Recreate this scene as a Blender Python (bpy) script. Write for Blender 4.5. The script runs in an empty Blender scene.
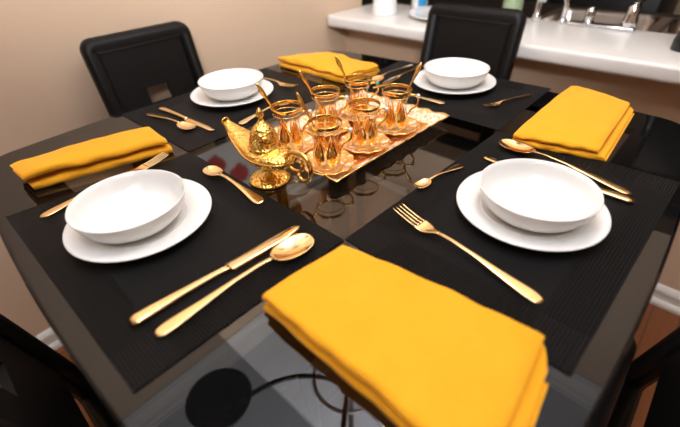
import bpy, bmesh, math, random
from mathutils import Vector, Matrix, noise
random.seed(7)
C = bpy.context.scene.collection
PI = math.pi
T = 0.87            # height of the table top above the floor

# ------------------------------------------------------------------ materials
def new_mat(name):
    m = bpy.data.materials.new(name); m.use_nodes = True
    nt = m.node_tree
    return m, nt, nt.nodes['Principled BSDF'], nt.nodes['Material Output']
def N(nt, kind, **kw):
    n = nt.nodes.new(kind)
    for k, v in kw.items():
        if k in n.inputs.keys(): n.inputs[k].default_value = v
        else: setattr(n, k, v)
    return n
def simple(name, col, rough=.5, metal=0, spec=.5, ior=1.5, coat=0, bump=None):
    m, nt, b, o = new_mat(name)
    b.inputs['Base Color'].default_value = (*col, 1)
    b.inputs['Roughness'].default_value = rough
    b.inputs['Metallic'].default_value = metal
    b.inputs['IOR'].default_value = ior
    b.inputs['Specular IOR Level'].default_value = spec
    b.inputs['Coat Weight'].default_value = coat
    if bump:
        sc, st, dist = bump
        tc = N(nt, 'ShaderNodeTexCoord'); n = N(nt, 'ShaderNodeTexNoise'); n.inputs['Scale'].default_value = sc
        n.inputs['Detail'].default_value = 4
        bp = N(nt, 'ShaderNodeBump'); bp.inputs['Strength'].default_value = st; bp.inputs['Distance'].default_value = dist
        nt.links.new(tc.outputs['Object'], n.inputs['Vector']); nt.links.new(n.outputs['Fac'], bp.inputs['Height'])
        nt.links.new(bp.outputs['Normal'], b.inputs['Normal'])
    return m
M = {}
M['wall'] = simple('wall_paint', (.64, .47, .335), .75, bump=(60, .12, .002))
M['ceil'] = simple('ceiling_paint', (.72, .78, .86), .9, bump=(45, .2, .003))
M['white_trim'] = simple('trim_white', (.78, .76, .73), .35)
M['counter'] = simple('white_laminate', (.80, .77, .74), .28, bump=(250, .05, .001))
M['leather'] = simple('black_leather', (.0035, .003, .003), .5, spec=.25, bump=(180, .25, .001))
M['black_wood'] = simple('black_lacquer', (.004, .0035, .0035), .35, spec=.3)
M['glass_top'] = simple('black_glass', (.004, .004, .0045), .015, ior=1.42)
def inset_glass():
    m, nt, b, o = new_mat('smoked_clear_glass'); nt.nodes.remove(b); L = nt.links.new
    tr = N(nt, 'ShaderNodeBsdfTransparent'); tr.inputs['Color'].default_value = (.30, .30, .29, 1)
    gl = N(nt, 'ShaderNodeBsdfGlossy'); gl.inputs['Roughness'].default_value = .012
    lw = N(nt, 'ShaderNodeLayerWeight'); lw.inputs['Blend'].default_value = .5
    pw = N(nt, 'ShaderNodeMath', operation='POWER'); pw.inputs[1].default_value = 5
    ma = N(nt, 'ShaderNodeMath', operation='MULTIPLY_ADD'); ma.inputs[1].default_value = .85; ma.inputs[2].default_value = .115
    mx = N(nt, 'ShaderNodeMixShader')
    L(lw.outputs['Facing'], pw.inputs[0]); L(pw.outputs[0], ma.inputs[0]); L(ma.outputs[0], mx.inputs[0])
    L(tr.outputs[0], mx.inputs[1]); L(gl.outputs[0], mx.inputs[2]); L(mx.outputs[0], o.inputs['Surface'])
    return m
M['inset'] = inset_glass()
M['black_metal'] = simple('bronze_metal', (.02, .016, .013), .4, metal=.6)
M['gold'] = simple('polished_gold', (.93, .66, .33), .17, metal=1, bump=(300, .03, .0005))
M['ceramic'] = simple('white_ceramic', (.86, .85, .83), .16, coat=.3)
M['chrome'] = simple('chrome', (.75, .75, .76), .12, metal=1)
M['steel'] = simple('brushed_steel', (.55, .5, .45), .3, metal=1)
M['black_cab'] = simple('black_cabinet', (.006, .005, .005), .4)
M['foam'] = simple('white_foam', (.82, .82, .82), .6)
M['blue'] = simple('blue_label', (.02, .3, .62), .5)
M['soap'] = simple('pale_green_plastic', (.36, .46, .28), .3)
M['dark_bottle'] = simple('dark_plastic', (.008, .01, .01), .3)
M['cream'] = simple('cream_label', (.7, .66, .5), .5)
M['turq'] = simple('turquoise_stone', (.01, .35, .30), .1)
M['crystal'] = simple('crystal_stone', (.85, .82, .78), .05, coat=1)
M['bulb_glass'] = simple('dark_shade', (.012, .010, .010), .3)

# embossed ceramic
def emboss():
    m, nt, b, o = new_mat('embossed_ceramic')
    b.inputs['Base Color'].default_value = (.86, .85, .83, 1); b.inputs['Roughness'].default_value = .2
    tc = N(nt, 'ShaderNodeTexCoord'); v = N(nt, 'ShaderNodeTexVoronoi'); v.inputs['Scale'].default_value = 55
    n = N(nt, 'ShaderNodeTexNoise'); n.inputs['Scale'].default_value = 40
    mx = N(nt, 'ShaderNodeMath', operation='ADD')
    bp = N(nt, 'ShaderNodeBump'); bp.inputs['Strength'].default_value = .35; bp.inputs['Distance'].default_value = .0015
    L = nt.links.new
    L(tc.outputs['Object'], v.inputs['Vector']); L(tc.outputs['Object'], n.inputs['Vector'])
    L(v.outputs['Distance'], mx.inputs[0]); L(n.outputs['Fac'], mx.inputs[1])
    L(mx.outputs[0], bp.inputs['Height']); L(bp.outputs['Normal'], b.inputs['Normal'])
    return m
M['emboss'] = emboss()

def cloth():
    m, nt, b, o = new_mat('yellow_cotton')
    L = nt.links.new
    tc = N(nt, 'ShaderNodeTexCoord')
    n = N(nt, 'ShaderNodeTexNoise'); n.inputs['Scale'].default_value = 900; n.inputs['Detail'].default_value = 2
    n2 = N(nt, 'ShaderNodeTexNoise'); n2.inputs['Scale'].default_value = 26; n2.inputs['Detail'].default_value = 5
    cr = N(nt, 'ShaderNodeValToRGB')
    cr.color_ramp.elements[0].color = (.84, .36, .012, 1); cr.color_ramp.elements[1].color = (.90, .42, .022, 1)
    L(tc.outputs['Object'], n.inputs['Vector']); L(tc.outputs['Object'], n2.inputs['Vector'])
    L(n2.outputs['Fac'], cr.inputs['Fac']); L(cr.outputs['Color'], b.inputs['Base Color'])
    ad = N(nt, 'ShaderNodeMath', operation='MULTIPLY_ADD'); ad.inputs[1].default_value = .15
    L(n.outputs['Fac'], ad.inputs[0]); L(n2.outputs['Fac'], ad.inputs[2])
    bp = N(nt, 'ShaderNodeBump'); bp.inputs['Strength'].default_value = .35; bp.inputs['Distance'].default_value = .004
    L(ad.outputs[0], bp.inputs['Height']); L(bp.outputs['Normal'], b.inputs['Normal'])
    b.inputs['Roughness'].default_value = .85; b.inputs['Specular IOR Level'].default_value = .15
    b.inputs['Sheen Weight'].default_value = .12
    return m
M['cloth'] = cloth()

def woven_mat():
    # object x / y run along the mat; a UV layer carries 0..1 across it
    m, nt, b, o = new_mat('woven_vinyl')
    L = nt.links.new
    uv = N(nt, 'ShaderNodeUVMap'); sx = N(nt, 'ShaderNodeSeparateXYZ'); L(uv.outputs['UV'], sx.inputs[0])
    def mth(op, a, bb=None, c=None):
        n = N(nt, 'ShaderNodeMath', operation=op)
        for i, q in enumerate((a, bb, c)):
            if q is None: continue
            if isinstance(q, (int, float)): n.inputs[i].default_value = q
            else: L(q, n.inputs[i])
        return n.outputs[0]
    u, v = sx.outputs['X'], sx.outputs['Y']          # metres: u 0...45, v 0...31
    bu = mth('GREATER_THAN', mth('ABSOLUTE', mth('SUBTRACT', u, .225)), .225-.055)
    bv = mth('GREATER_THAN', mth('ABSOLUTE', mth('SUBTRACT', v, .156)), .156-.055)
    wu = mth('SINE', mth('MULTIPLY', u, 2*PI/.0042))
    wv = mth('SINE', mth('MULTIPLY', v, 2*PI/.0042))
    chk = mth('MULTIPLY', wu, wv)
    w1 = mth('MULTIPLY', wu, mth('SUBTRACT', 1, bu)); w2 = mth('MULTIPLY', wv, bu)
    edge = mth('MAXIMUM', bu, bv); corner = mth('MINIMUM', bu, bv)
    h = mth('ADD', mth('MULTIPLY', chk, .6), mth('MULTIPLY', mth('ADD', w1, w2), mth('MULTIPLY', edge, .8)))
    bp = N(nt, 'ShaderNodeBump'); bp.inputs['Strength'].default_value = 1; bp.inputs['Distance'].default_value = .0012
    L(h, bp.inputs['Height']); L(bp.outputs['Normal'], b.inputs['Normal'])
    cr = N(nt, 'ShaderNodeMix', data_type='RGBA'); L(corner, cr.inputs['Factor'])
    k = N(nt, 'ShaderNodeMix', data_type='RGBA'); L(edge, k.inputs['Factor'])
    k.inputs['A'].default_value = (.0042, .0037, .0042, 1); k.inputs['B'].default_value = (.0026, .0023, .0026, 1)
    L(k.outputs['Result'], cr.inputs['A']); cr.inputs['B'].default_value = (.0065, .0058, .0060, 1)
    L(cr.outputs['Result'], b.inputs['Base Color'])
    b.inputs['Roughness'].default_value = .5; b.inputs['Specular IOR Level'].default_value = .2
    return m
M['mat'] = woven_mat()

def wood_floor():
    m, nt, b, o = new_mat('wood_planks')
    L = nt.links.new
    tc = N(nt, 'ShaderNodeTexCoord')
    br = N(nt, 'ShaderNodeTexBrick'); br.inputs['Scale'].default_value = 1
    br.inputs['Brick Width'].default_value = 1.1; br.inputs['Row Height'].default_value = .085; br.inputs['Mortar Size'].default_value = .0015
    br.inputs['Color1'].default_value = (.27, .095, .032, 1); br.inputs['Color2'].default_value = (.20, .066, .022, 1)
    br.inputs['Mortar'].default_value = (.03, .012, .006, 1)
    mp = N(nt, 'ShaderNodeMapping'); mp.inputs['Scale'].default_value = (1.2, 22, 1)
    n = N(nt, 'ShaderNodeTexNoise'); n.inputs['Scale'].default_value = 3; n.inputs['Detail'].default_value = 6
    mx = N(nt, 'ShaderNodeMix', data_type='RGBA', blend_type='MULTIPLY'); mx.inputs['Factor'].default_value = .6
    cr = N(nt, 'ShaderNodeValToRGB'); cr.color_ramp.elements[0].color = (.45, .42, .4, 1); cr.color_ramp.elements[1].color = (1.3, 1.3, 1.3, 1)
    L(tc.outputs['Object'], br.inputs['Vector']); L(tc.outputs['Object'], mp.inputs['Vector']); L(mp.outputs['Vector'], n.inputs['Vector'])
    L(n.outputs['Fac'], cr.inputs['Fac']); L(br.outputs['Color'], mx.inputs['A']); L(cr.outputs['Color'], mx.inputs['B'])
    L(mx.outputs['Result'], b.inputs['Base Color']); b.inputs['Roughness'].default_value = .3
    return m
M['floor'] = wood_floor()

def chased_gold():
    m, nt, b, o = new_mat('engraved_gold')
    L = nt.links.new
    b.inputs['Base Color'].default_value = (.98, .62, .16, 1); b.inputs['Metallic'].default_value = 1; b.inputs['Roughness'].default_value = .2
    tc = N(nt, 'ShaderNodeTexCoord'); v = N(nt, 'ShaderNodeTexVoronoi'); v.inputs['Scale'].default_value = 210
    n = N(nt, 'ShaderNodeTexNoise'); n.inputs['Scale'].default_value = 120; n.inputs['Detail'].default_value = 2
    ad = N(nt, 'ShaderNodeMath', operation='ADD')
    bp = N(nt, 'ShaderNodeBump'); bp.inputs['Strength'].default_value = .8; bp.inputs['Distance'].default_value = .0016
    L(tc.outputs['Object'], v.inputs['Vector']); L(tc.outputs['Object'], n.inputs['Vector'])
    L(v.outputs['Distance'], ad.inputs[0]); L(n.outputs['Fac'], ad.inputs[1]); L(ad.outputs[0], bp.inputs['Height'])
    L(bp.outputs['Normal'], b.inputs['Normal'])
    return m
M['chased'] = chased_gold()
M['deep_gold'] = simple('smooth_yellow_gold', (.98, .62, .18), .16, metal=1, bump=(160, .2, .001))
M['amber'] = simple('orange_gilding', (.95, .42, .07), .25, metal=.75, bump=(200, .3, .001))

def gilt(name, white, gold, scale, thr, metal=.85, rough=.28):
    m, nt, b, o = new_mat(name)
    L = nt.links.new
    tc = N(nt, 'ShaderNodeTexCoord')
    nz = N(nt, 'ShaderNodeTexNoise'); nz.inputs['Scale'].default_value = scale*.5
    va = N(nt, 'ShaderNodeVectorMath', operation='MULTIPLY_ADD'); va.inputs[1].default_value = (.02, .02, .02)
    v = N(nt, 'ShaderNodeTexVoronoi', feature='DISTANCE_TO_EDGE'); v.inputs['Scale'].default_value = scale
    w = N(nt, 'ShaderNodeTexVoronoi', feature='SMOOTH_F1'); w.inputs['Scale'].default_value = scale*2.1
    L(tc.outputs['Object'], nz.inputs['Vector']); L(nz.outputs['Color'], va.inputs[0]); L(tc.outputs['Object'], va.inputs[2])
    L(va.outputs[0], v.inputs['Vector']); L(va.outputs[0], w.inputs['Vector'])
    g = N(nt, 'ShaderNodeMath', operation='LESS_THAN'); g.inputs[1].default_value = thr
    g2 = N(nt, 'ShaderNodeMath', operation='LESS_THAN'); g2.inputs[1].default_value = .33
    mxx = N(nt, 'ShaderNodeMath', operation='MAXIMUM')
    L(v.outputs['Distance'], g.inputs[0]); L(w.outputs['Distance'], g2.inputs[0]); L(g.outputs[0], mxx.inputs[0]); L(g2.outputs[0], mxx.inputs[1])
    mx = N(nt, 'ShaderNodeMix', data_type='RGBA'); mx.inputs['A'].default_value = (*white, 1); mx.inputs['B'].default_value = (*gold, 1)
    L(mxx.outputs[0], mx.inputs['Factor']); L(mx.outputs['Result'], b.inputs['Base Color'])
    mm = N(nt, 'ShaderNodeMath', operation='MULTIPLY'); mm.inputs[1].default_value = metal
    L(mxx.outputs[0], mm.inputs[0]); L(mm.outputs[0], b.inputs['Metallic'])
    bp = N(nt, 'ShaderNodeBump'); bp.inputs['Strength'].default_value = .7; bp.inputs['Distance'].default_value = .0015
    L(w.outputs['Distance'], bp.inputs['Height']); L(bp.outputs['Normal'], b.inputs['Normal'])
    b.inputs['Roughness'].default_value = rough
    return m
M['tray'] = gilt('gilded_tray', (.86, .56, .30), (.97, .40, .06), 48, .15)
M['tray_edge'] = gilt('gilded_tray_edge', (.86, .78, .66), (.95, .55, .2), 60, .03)
M['saucer'] = gilt('gilded_saucer', (.86, .70, .52), (.97, .48, .11), 60, .13)

def thin_glass():
    m, nt, b, o = new_mat('thin_clear_glass')
    nt.nodes.remove(b)
    L = nt.links.new
    tr = N(nt, 'ShaderNodeBsdfTransparent'); tr.inputs['Color'].default_value = (.97, .96, .94, 1)
    gl = N(nt, 'ShaderNodeBsdfGlossy'); gl.inputs['Roughness'].default_value = .04
    fr = N(nt, 'ShaderNodeLayerWeight'); fr.inputs['Blend'].default_value = .5
    pw = N(nt, 'ShaderNodeMath', operation='POWER'); pw.inputs[1].default_value = 3.0
    ma = N(nt, 'ShaderNodeMath', operation='MULTIPLY_ADD'); ma.inputs[1].default_value = .8; ma.inputs[2].default_value = .06
    tc = N(nt, 'ShaderNodeTexCoord'); v = N(nt, 'ShaderNodeTexVoronoi'); v.inputs['Scale'].default_value = 90
    bp = N(nt, 'ShaderNodeBump'); bp.inputs['Strength'].default_value = .4; bp.inputs['Distance'].default_value = .002
    L(tc.outputs['Object'], v.inputs['Vector']); L(v.outputs['Distance'], bp.inputs['Height'])
    L(bp.outputs['Normal'], gl.inputs['Normal']); L(bp.outputs['Normal'], fr.inputs['Normal'])
    mx = N(nt, 'ShaderNodeMixShader'); L(fr.outputs['Facing'], pw.inputs[0]); L(pw.outputs[0], ma.inputs[0]); L(ma.outputs[0], mx.inputs[0]); L(tr.outputs[0], mx.inputs[1]); L(gl.outputs[0], mx.inputs[2])
    L(mx.outputs[0], o.inputs['Surface'])
    return m
M['glass'] = thin_glass()

def flower_canvas():
    m, nt, b, o = new_mat('painted_canvas')
    L = nt.links.new
    tc = N(nt, 'ShaderNodeTexCoord')
    n = N(nt, 'ShaderNodeTexNoise'); n.inputs['Scale'].default_value = 22; n.inputs['Detail'].default_value = 3
    va = N(nt, 'ShaderNodeVectorMath', operation='MULTIPLY_ADD'); va.inputs[1].default_value = (.05, 0, .05)
    L(tc.outputs['Object'], n.inputs['Vector']); L(n.outputs['Color'], va.inputs[0]); L(tc.outputs['Object'], va.inputs[2])
    last = None
    for x, z in ((-.105, .085), (.0, .165), (.16, .23), (-.21, .32), (.04, .40)):
        d = N(nt, 'ShaderNodeVectorMath', operation='DISTANCE'); d.inputs[1].default_value = (x+.025, -.012, z+.025)
        L(va.outputs[0], d.inputs[0])
        if last is None: last = d.outputs['Value']
        else:
            mn = N(nt, 'ShaderNodeMath', operation='MINIMUM'); L(last, mn.inputs[0]); L(d.outputs['Value'], mn.inputs[1]); last = mn.outputs[0]
    cr = N(nt, 'ShaderNodeValToRGB')
    cr.color_ramp.elements[0].position = .040; cr.color_ramp.elements[0].color = (.42, .03, .03, 1)
    cr.color_ramp.elements[1].position = .058; cr.color_ramp.elements[1].color = (.62, .59, .56, 1)
    L(last, cr.inputs['Fac']); L(cr.outputs['Color'], b.inputs['Base Color']); b.inputs['Roughness'].default_value = .7
    return m
M['canvas'] = flower_canvas()
def emit(name, col, s):
    m, nt, b, o = new_mat(name)
    b.inputs['Base Color'].default_value = (.8, .8, .8, 1)
    b.inputs['Emission Color'].default_value = (*col, 1); b.inputs['Emission Strength'].default_value = s
    return m
M['lamp'] = emit('fill_diffuser', (1, .90, .78), 14)  # glow of the added fill disc on the ceiling

# ------------------------------------------------------------------ mesh helpers
def obj(name, bm, mat, parent=None, smooth=True, mods=None):
    me = bpy.data.meshes.new(name); bmesh.ops.recalc_face_normals(bm, faces=bm.faces); bm.to_mesh(me); bm.free()
    if smooth:
        for p in me.polygons: p.use_smooth = True
    for mm in (mat if isinstance(mat, (list, tuple)) else [mat]): me.materials.append(mm)
    o = bpy.data.objects.new(name, me); C.objects.link(o)
    if parent: o.parent = parent
    return o
def tag(o, label=None, cat=None, group=None, kind=None):
    if label: o['label'] = label
    if cat: o['category'] = cat
    if group: o['group'] = group
    if kind: o['kind'] = kind
    return o
def thing(name, label, cat, loc=(0, 0, 0), rz=0, group=None):
    o = bpy.data.objects.new(name, None); C.objects.link(o); o.empty_display_size = .05
    o.location = loc; o.rotation_euler = (0, 0, rz)
    return tag(o, label, cat, group)
def dup(root, loc=None, rz=None, label=None, scale=None):
    r = root.copy(); C.objects.link(r)
    if loc is not None: r.location = loc
    if rz is not None: r.rotation_euler = (0, 0, rz)
    if scale is not None: r.scale = (scale,)*3
    if label: r['label'] = label
    for ch in list(root.children):
        c = ch.copy(); C.objects.link(c); c.parent = r
        for g in list(ch.children):
            d = g.copy(); C.objects.link(d); d.parent = c
    return r
def bevel(o, w, seg=3):
    m = o.modifiers.new('bevel', 'BEVEL'); m.width = w; m.segments = seg; m.limit_method = 'ANGLE'; m.angle_limit = .6
    return o
def box(bm, x0, x1, y0, y1, z0, z1):
    v = [bm.verts.new(p) for p in ((x0, y0, z0), (x1, y0, z0), (x1, y1, z0), (x0, y1, z0), (x0, y0, z1), (x1, y0, z1), (x1, y1, z1), (x0, y1, z1))]
    for f in ((3, 2, 1, 0), (4, 5, 6, 7), (0, 1, 5, 4), (1, 2, 6, 5), (2, 3, 7, 6), (3, 0, 4, 7)): bm.faces.new([v[i] for i in f])
def boxobj(name, b, mat, parent=None, bev=0, **t):
    bm = bmesh.new(); box(bm, *b); o = obj(name, bm, mat, parent, smooth=bev > 0)
    if bev: bevel(o, bev)
    if t: tag(o, **t)
    return o
def lathe(prof, seg=48, cx=0, cy=0, sx=1, sy=1, bm=None, wave=None):
    bm = bm or bmesh.new(); rings = []
    for r, z in prof:
        if r < 1e-6: rings.append([bm.verts.new((cx, cy, z))])
        else:
            rr = []
            for i in range(seg):
                a = 2*PI*i/seg; k = 1+(wave(a, r, z) if wave else 0)
                rr.append(bm.verts.new((cx+r*k*sx*math.cos(a), cy+r*k*sy*math.sin(a), z)))
            rings.append(rr)
    for A, B in zip(rings, rings[1:]):
        for i in range(seg):
            j = (i+1) % seg
            if len(A) == 1 and len(B) == 1: continue
            if len(A) == 1: bm.faces.new((A[0], B[i], B[j]))
            elif len(B) == 1: bm.faces.new((A[i], A[j], B[0]))
            else: bm.faces.new((A[i], A[j], B[j], B[i]))
    return bm
def tube(pts, rad, seg=10, bm=None, flat=1, closed=False):
    bm = bm or bmesh.new(); pts = [Vector(p) for p in pts]; n = len(pts)
    rad = rad if isinstance(rad, (list, tuple)) else [rad]*n
    rings = []; up = None
    for i, p in enumerate(pts):
        if closed: d = pts[(i+1) % n]-pts[i-1]
        else: d = pts[min(i+1, n-1)]-pts[max(i-1, 0)]
        d.normalize()
        if up is None: up = Vector((0, 0, 1)) if abs(d.z) < .9 else Vector((1, 0, 0))
        s = d.cross(up).normalized(); up = s.cross(d).normalized()
        rings.append([bm.verts.new(p+s*math.cos(2*PI*k/seg)*rad[i]+up*math.sin(2*PI*k/seg)*rad[i]*flat) for k in range(seg)])
    pairs = list(zip(rings, rings[1:])) + ([(rings[-1], rings[0])] if closed else [])
    for A, B in pairs:
        for k in range(seg): bm.faces.new((A[k], A[(k+1) % seg], B[(k+1) % seg], B[k]))
    if not closed:
        bm.faces.new(rings[0][::-1]); bm.faces.new(rings[-1])
    return bm
def bez(p0, p1, p2, p3, n=16):
    o = []
    for i in range(n+1):
        t = i/n; o.append(tuple((1-t)**3*a+3*(1-t)**2*t*b+3*(1-t)*t*t*c+t**3*d for a, b, c, d in zip(p0, p1, p2, p3)))
    return o
def ribbon(st, na=10, bm=None, y0=0):
    """st: (x, half width, z of the middle, camber, thickness); closed blade-like solid"""
    bm = bm or bmesh.new(); rings = []
    for x, w, zc, cam, th in st:
        top, bot = [], []
        for i in range(na+1):
            t = -1+2*i/na; z = zc+cam*t*t; e = th/2*math.sqrt(max(0, 1-t**4))
            top.append((x, y0+w*t, z+e)); bot.append((x, y0+w*t, z-e))
        rings.append([bm.verts.new(p) for p in top+bot[-2:0:-1]])
    n = len(rings[0])
    for A, B in zip(rings, rings[1:]):
        for k in range(n): bm.faces.new((A[k], A[(k+1) % n], B[(k+1) % n], B[k]))
    bm.faces.new(rings[0][::-1]); bm.faces.new(rings[-1])
    return bm
def lerp_table(tab, xs):
    out = []
    for x in xs:
        for a, b in zip(tab, tab[1:]):
            if a[0] <= x <= b[0]+1e-9:
                t = (x-a[0])/(b[0]-a[0]); t = t*t*(3-2*t) if False else t
                out.append(tuple([x]+[p+(q-p)*t for p, q in zip(a[1:], b[1:])])); break
    return out
def frange(a, b, n): return [a+(b-a)*i/n for i in range(n+1)]

# ------------------------------------------------------------------ room
CE = 2.44
def structure(name, b, mat, bev=0):
    return tag(boxobj(name, b, mat, bev=bev), kind='structure')
structure('floor', (-2.7, 3.2, -2.7, 2.6, -.05, 0), M['floor'])
structure('ceiling', (-2.7, 3.2, -2.7, 2.6, CE, CE+.05), M['ceil'])
structure('wall_left', (-2.7, 1.14, .905, 1.0, 0, CE), M['wall'])
# wall with the pass-through to the kitchen: one mesh, low wall + header + right pier
structure('wall_right', (1.02, 1.14, -2.6, .905, 0, T-.037), M['wall'])
structure('wall_header', (1.02, 1.14, -2.6, .905, T+.575, CE), M['wall'])
structure('wall_pier', (1.02, 1.14, -2.6, -1.5, T-.037, T+.575), M['wall'])
structure('wall_back', (-2.7, 3.2, -2.75, -2.6, 0, CE), M['wall'])
structure('wall_side', (-2.75, -2.6, -2.6, 1.0, 0, CE), M['wall'])
structure('wall_kitchen', (3.1, 3.2, -2.6, 2.6, 0, CE), M['wall'])
structure('wall_kitchen_end', (1.02, 3.2, 2.5, 2.6, 0, CE), M['wall'])
# moulded baseboards and crown mouldings, swept profiles
def molding(name, prof, axis, a, b, mat):
    bm = bmesh.new(); rows = []
    for s in (a, b):
        if axis == 'x': rows.append([bm.verts.new((s, .905-d, z)) for d, z in prof])
        else: rows.append([bm.verts.new((1.02-d, s, z)) for d, z in prof])
    n = len(prof)
    for k in range(n): bm.faces.new((rows[0][k], rows[0][(k+1) % n], rows[1][(k+1) % n], rows[1][k]))
    bm.faces.new(rows[0]); bm.faces.new(rows[1][::-1])
    return tag(obj(name, bm, mat, smooth=False), kind='structure')
base = [(0, 0), (.024, 0), (.024, .012), (.019, .022), (.012, .026), (.010, .055), (.016, .06), (.014, .07), (.006, .082), (0, .085)]
molding('baseboard_left', base, 'x', -2.6, 1.02, M['white_trim'])
molding('baseboard_right', base, 'y', -2.6, .905, M['white_trim'])
crown = [(0, CE-.10), (.012, CE-.10), (.014, CE-.088), (.022, CE-.082), (.03, CE-.06), (.052, CE-.038), (.07, CE-.026), (.074, CE-.014), (.085, CE-.012), (.085, CE), (0, CE)]
molding('trim_1', crown, 'x', -2.6, 1.02, M['white_trim'])
molding('trim_2', crown, 'y', -2.6, .905, M['white_trim'])

# painted canvas high on the left wall (seen mirrored in the glass table)
cv = thing('wall_picture', 'pale canvas with red blossoms hanging on the beige wall, mirrored in the table glass', 'picture', (.26, .89, T+.37))
boxobj('canvas', (-.33, .33, -.012, .012, 0, .5), M['canvas'], cv, .003)
boxobj('stretcher_frame', (-.32, .32, .011, .0148, .01, .49), M['black_wood'], cv)

# ------------------------------------------------------------------ bar counter and kitchen
ct = thing('bar_counter', 'long white laminate bar counter in the pass-through behind the chairs', 'counter', (1.07, 0, T-.036))
bm = bmesh.new()
# rounded nose, rounded left corner
out = [(-.198+.03*(1-math.cos(a)), .90-.03*(1-math.sin(a))) for a in frange(0, PI/2, 6)] + [(.2, .90), (.2, -1.49), (-.198, -1.49)]
lo = [bm.verts.new((x, y, 0)) for x, y in out]; hi = [bm.verts.new((x, y, .048)) for x, y in out]
bm.faces.new(hi); bm.faces.new(lo[::-1])
for k in range(len(out)): bm.faces.new((lo[k], lo[(k+1) % len(out)], hi[(k+1) % len(out)], hi[k]))
bevel(obj('worktop', bm, M['counter'], ct), .012, 4)
# kitchen sink run behind it
kc = thing('kitchen_cabinet', 'black sink cabinet run standing behind the white bar counter', 'cabinet', (1.5, 0, 0))
bm = bmesh.new()
for b in ((-.22, .3, -1.5, -.72, T-.06, T-.02), (-.22, .3, .16, 1.2, T-.06, T-.02), (-.22, -.20, -.72, .16, T-.06, T-.02), (.22, .3, -.72, .16, T-.06, T-.02)): box(bm, *b)
obj('worktop', bm, M['black_cab'], kc, smooth=False)
boxobj('body', (-.2, .28, -1.5, 1.2, .0, T-.24), M['black_cab'], kc)
for i in range(4):
    dd = boxobj('door', (.28, .3, -1.48+i*.67, -.83+i*.67, .12, T-.26), M['black_cab'], kc, .003)
    boxobj('handle', (.3, .32, -1.2+i*.67, -1.05+i*.67, T-.33, T-.32), M['steel'], dd, .002)
sk = thing('sink', 'double bowl stainless steel sink behind the white counter', 'sink', (1.5, -.28, T-.02))
def basin(bm, x0, x1, y0, y1, d):
    def rr(r, z, ins):
        pts = []
        for cx, cy, a0 in ((x1-r-ins, y1-r-ins, 0), (x0+r+ins, y1-r-ins, PI/2), (x0+r+ins, y0+r+ins, PI), (x1-r-ins, y0+r+ins, 1.5*PI)):
            for a in frange(a0, a0+PI/2, 5): pts.append(bm.verts.new((cx+r*math.cos(a), cy+r*math.sin(a), z)))
        return pts
    rings = [rr(.05, .004, -.012), rr(.05, .004, 0), rr(.05, -.01, .004), rr(.05, -d+.02, .008), rr(.04, -d, .03)]
    for A, B in zip(rings, rings[1:]):
        n = len(A)
        for k in range(n): bm.faces.new((A[k], A[(k+1) % n], B[(k+1) % n], B[k]))
    bm.faces.new(rings[-1])
bm = bmesh.new(); basin(bm, -.19, .2, .02, .42, .17); obj('basin', bm, M['steel'], sk)
bm = bmesh.new(); basin(bm, -.19, .2, -.42, -.02, .17); obj('basin', bm, M['steel'], sk)
boxobj('divider', (-.19, .2, -.02, .02, -.02, .005), M['steel'], sk, .002)
# faucet on its deck plate
fc = thing('kitchen_faucet', 'chrome kitchen faucet with spout reaching over the sink, on a long deck plate', 'faucet', (1.242, -.14, T+.012))
bm = bmesh.new(); box(bm, -.026, .024, -.11, .11, 0, .012); bevel(obj('deck_plate', bm, M['chrome'], fc), .006)
bm = lathe([(.0, .01), (.026, .01), (.024, .03), (.019, .05), (.019, .075), (.012, .085), (0, .087)], 24, 0, -.085); obj('body', bm, M['chrome'], fc)
obj('spout', tube(bez((.0, -.085, .06), (.03, -.09, .11), (.09, -.11, .115), (.17, -.14, .10)), .011), M['chrome'], fc)
bm = lathe([(0, .01), (.018, .01), (.016, .03), (.017, .05), (.012, .062), (0, .064)], 20, .005, .045); obj('lever', bm, M['chrome'], fc)
gt = thing('water_tap', 'slim chrome gooseneck tap left of the kitchen faucet', 'tap', (1.235, -.01, T+.012))
obj('pipe', tube([(0, 0, .0), (0, 0, .05)]+bez((0, 0, .06), (0, .0, .11), (-.01, .07, .11), (-.01, .085, .07)), .0095), M['chrome'], gt)
obj('base', lathe([(0, 0), (.019, 0), (.018, .012), (.011, .02), (0, .02)], 20), M['chrome'], gt)
sd = thing('soap_pump', 'upright chrome soap pump on the counter edge beside the chair back', 'soap pump', (1.225, .085, T+.012))
obj('base', lathe([(0, 0), (.017, 0), (.016, .02), (.011, .03), (.011, .09), (.014, .1), (0, .103)], 20), M['chrome'], sd)
obj('nozzle', tube([(0, 0, .1), (.02, 0, .112), (.06, 0, .108)], .006), M['chrome'], sd)
# things on the bar counter
cup = obj('foam_cup', lathe([(0, .004), (.050, .004), (.053, 0), (.0555, .002), (.055, .01), (.041, .135), (.038, .138), (0, .138)], 40), M['foam']); cup.location = (1.03, .678, T+.012)
tag(cup, 'white foam cup turned upside down on the bar counter near the corner', 'cup')
pl = obj('platter', lathe([(0, .0), (.085, 0), (.09, .003), (.13, .012), (.15, .018), (.151, .021), (.148, .022), (.12, .014), (.085, .006), (0, .006)], 64), M['ceramic']); pl.location = (1.10, .415, T+.012)
tag(pl, 'white round platter on the bar counter half hidden by the right chair back', 'platter')
bt = thing('spray_bottle', 'white plastic bottle with blue label on the bar counter behind the platter', 'bottle', (1.225, .625, T+.012))
obj('body', lathe([(0, 0), (.034, 0), (.036, .006), (.036, .15), (.028, .17), (.012, .18), (.012, .2), (0, .2)], 32), M['foam'], bt)
bm = bmesh.new(); lathe([(.0365, .012), (.0365, .09)], 32, bm=bm)
bmesh.ops.delete(bm, geom=[f for f in bm.faces if f.calc_center_median().xy.normalized().dot(Vector((-.55, -.83))) < .86], context='FACES'); obj('label_band', bm, M['blue'], bt)
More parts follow.
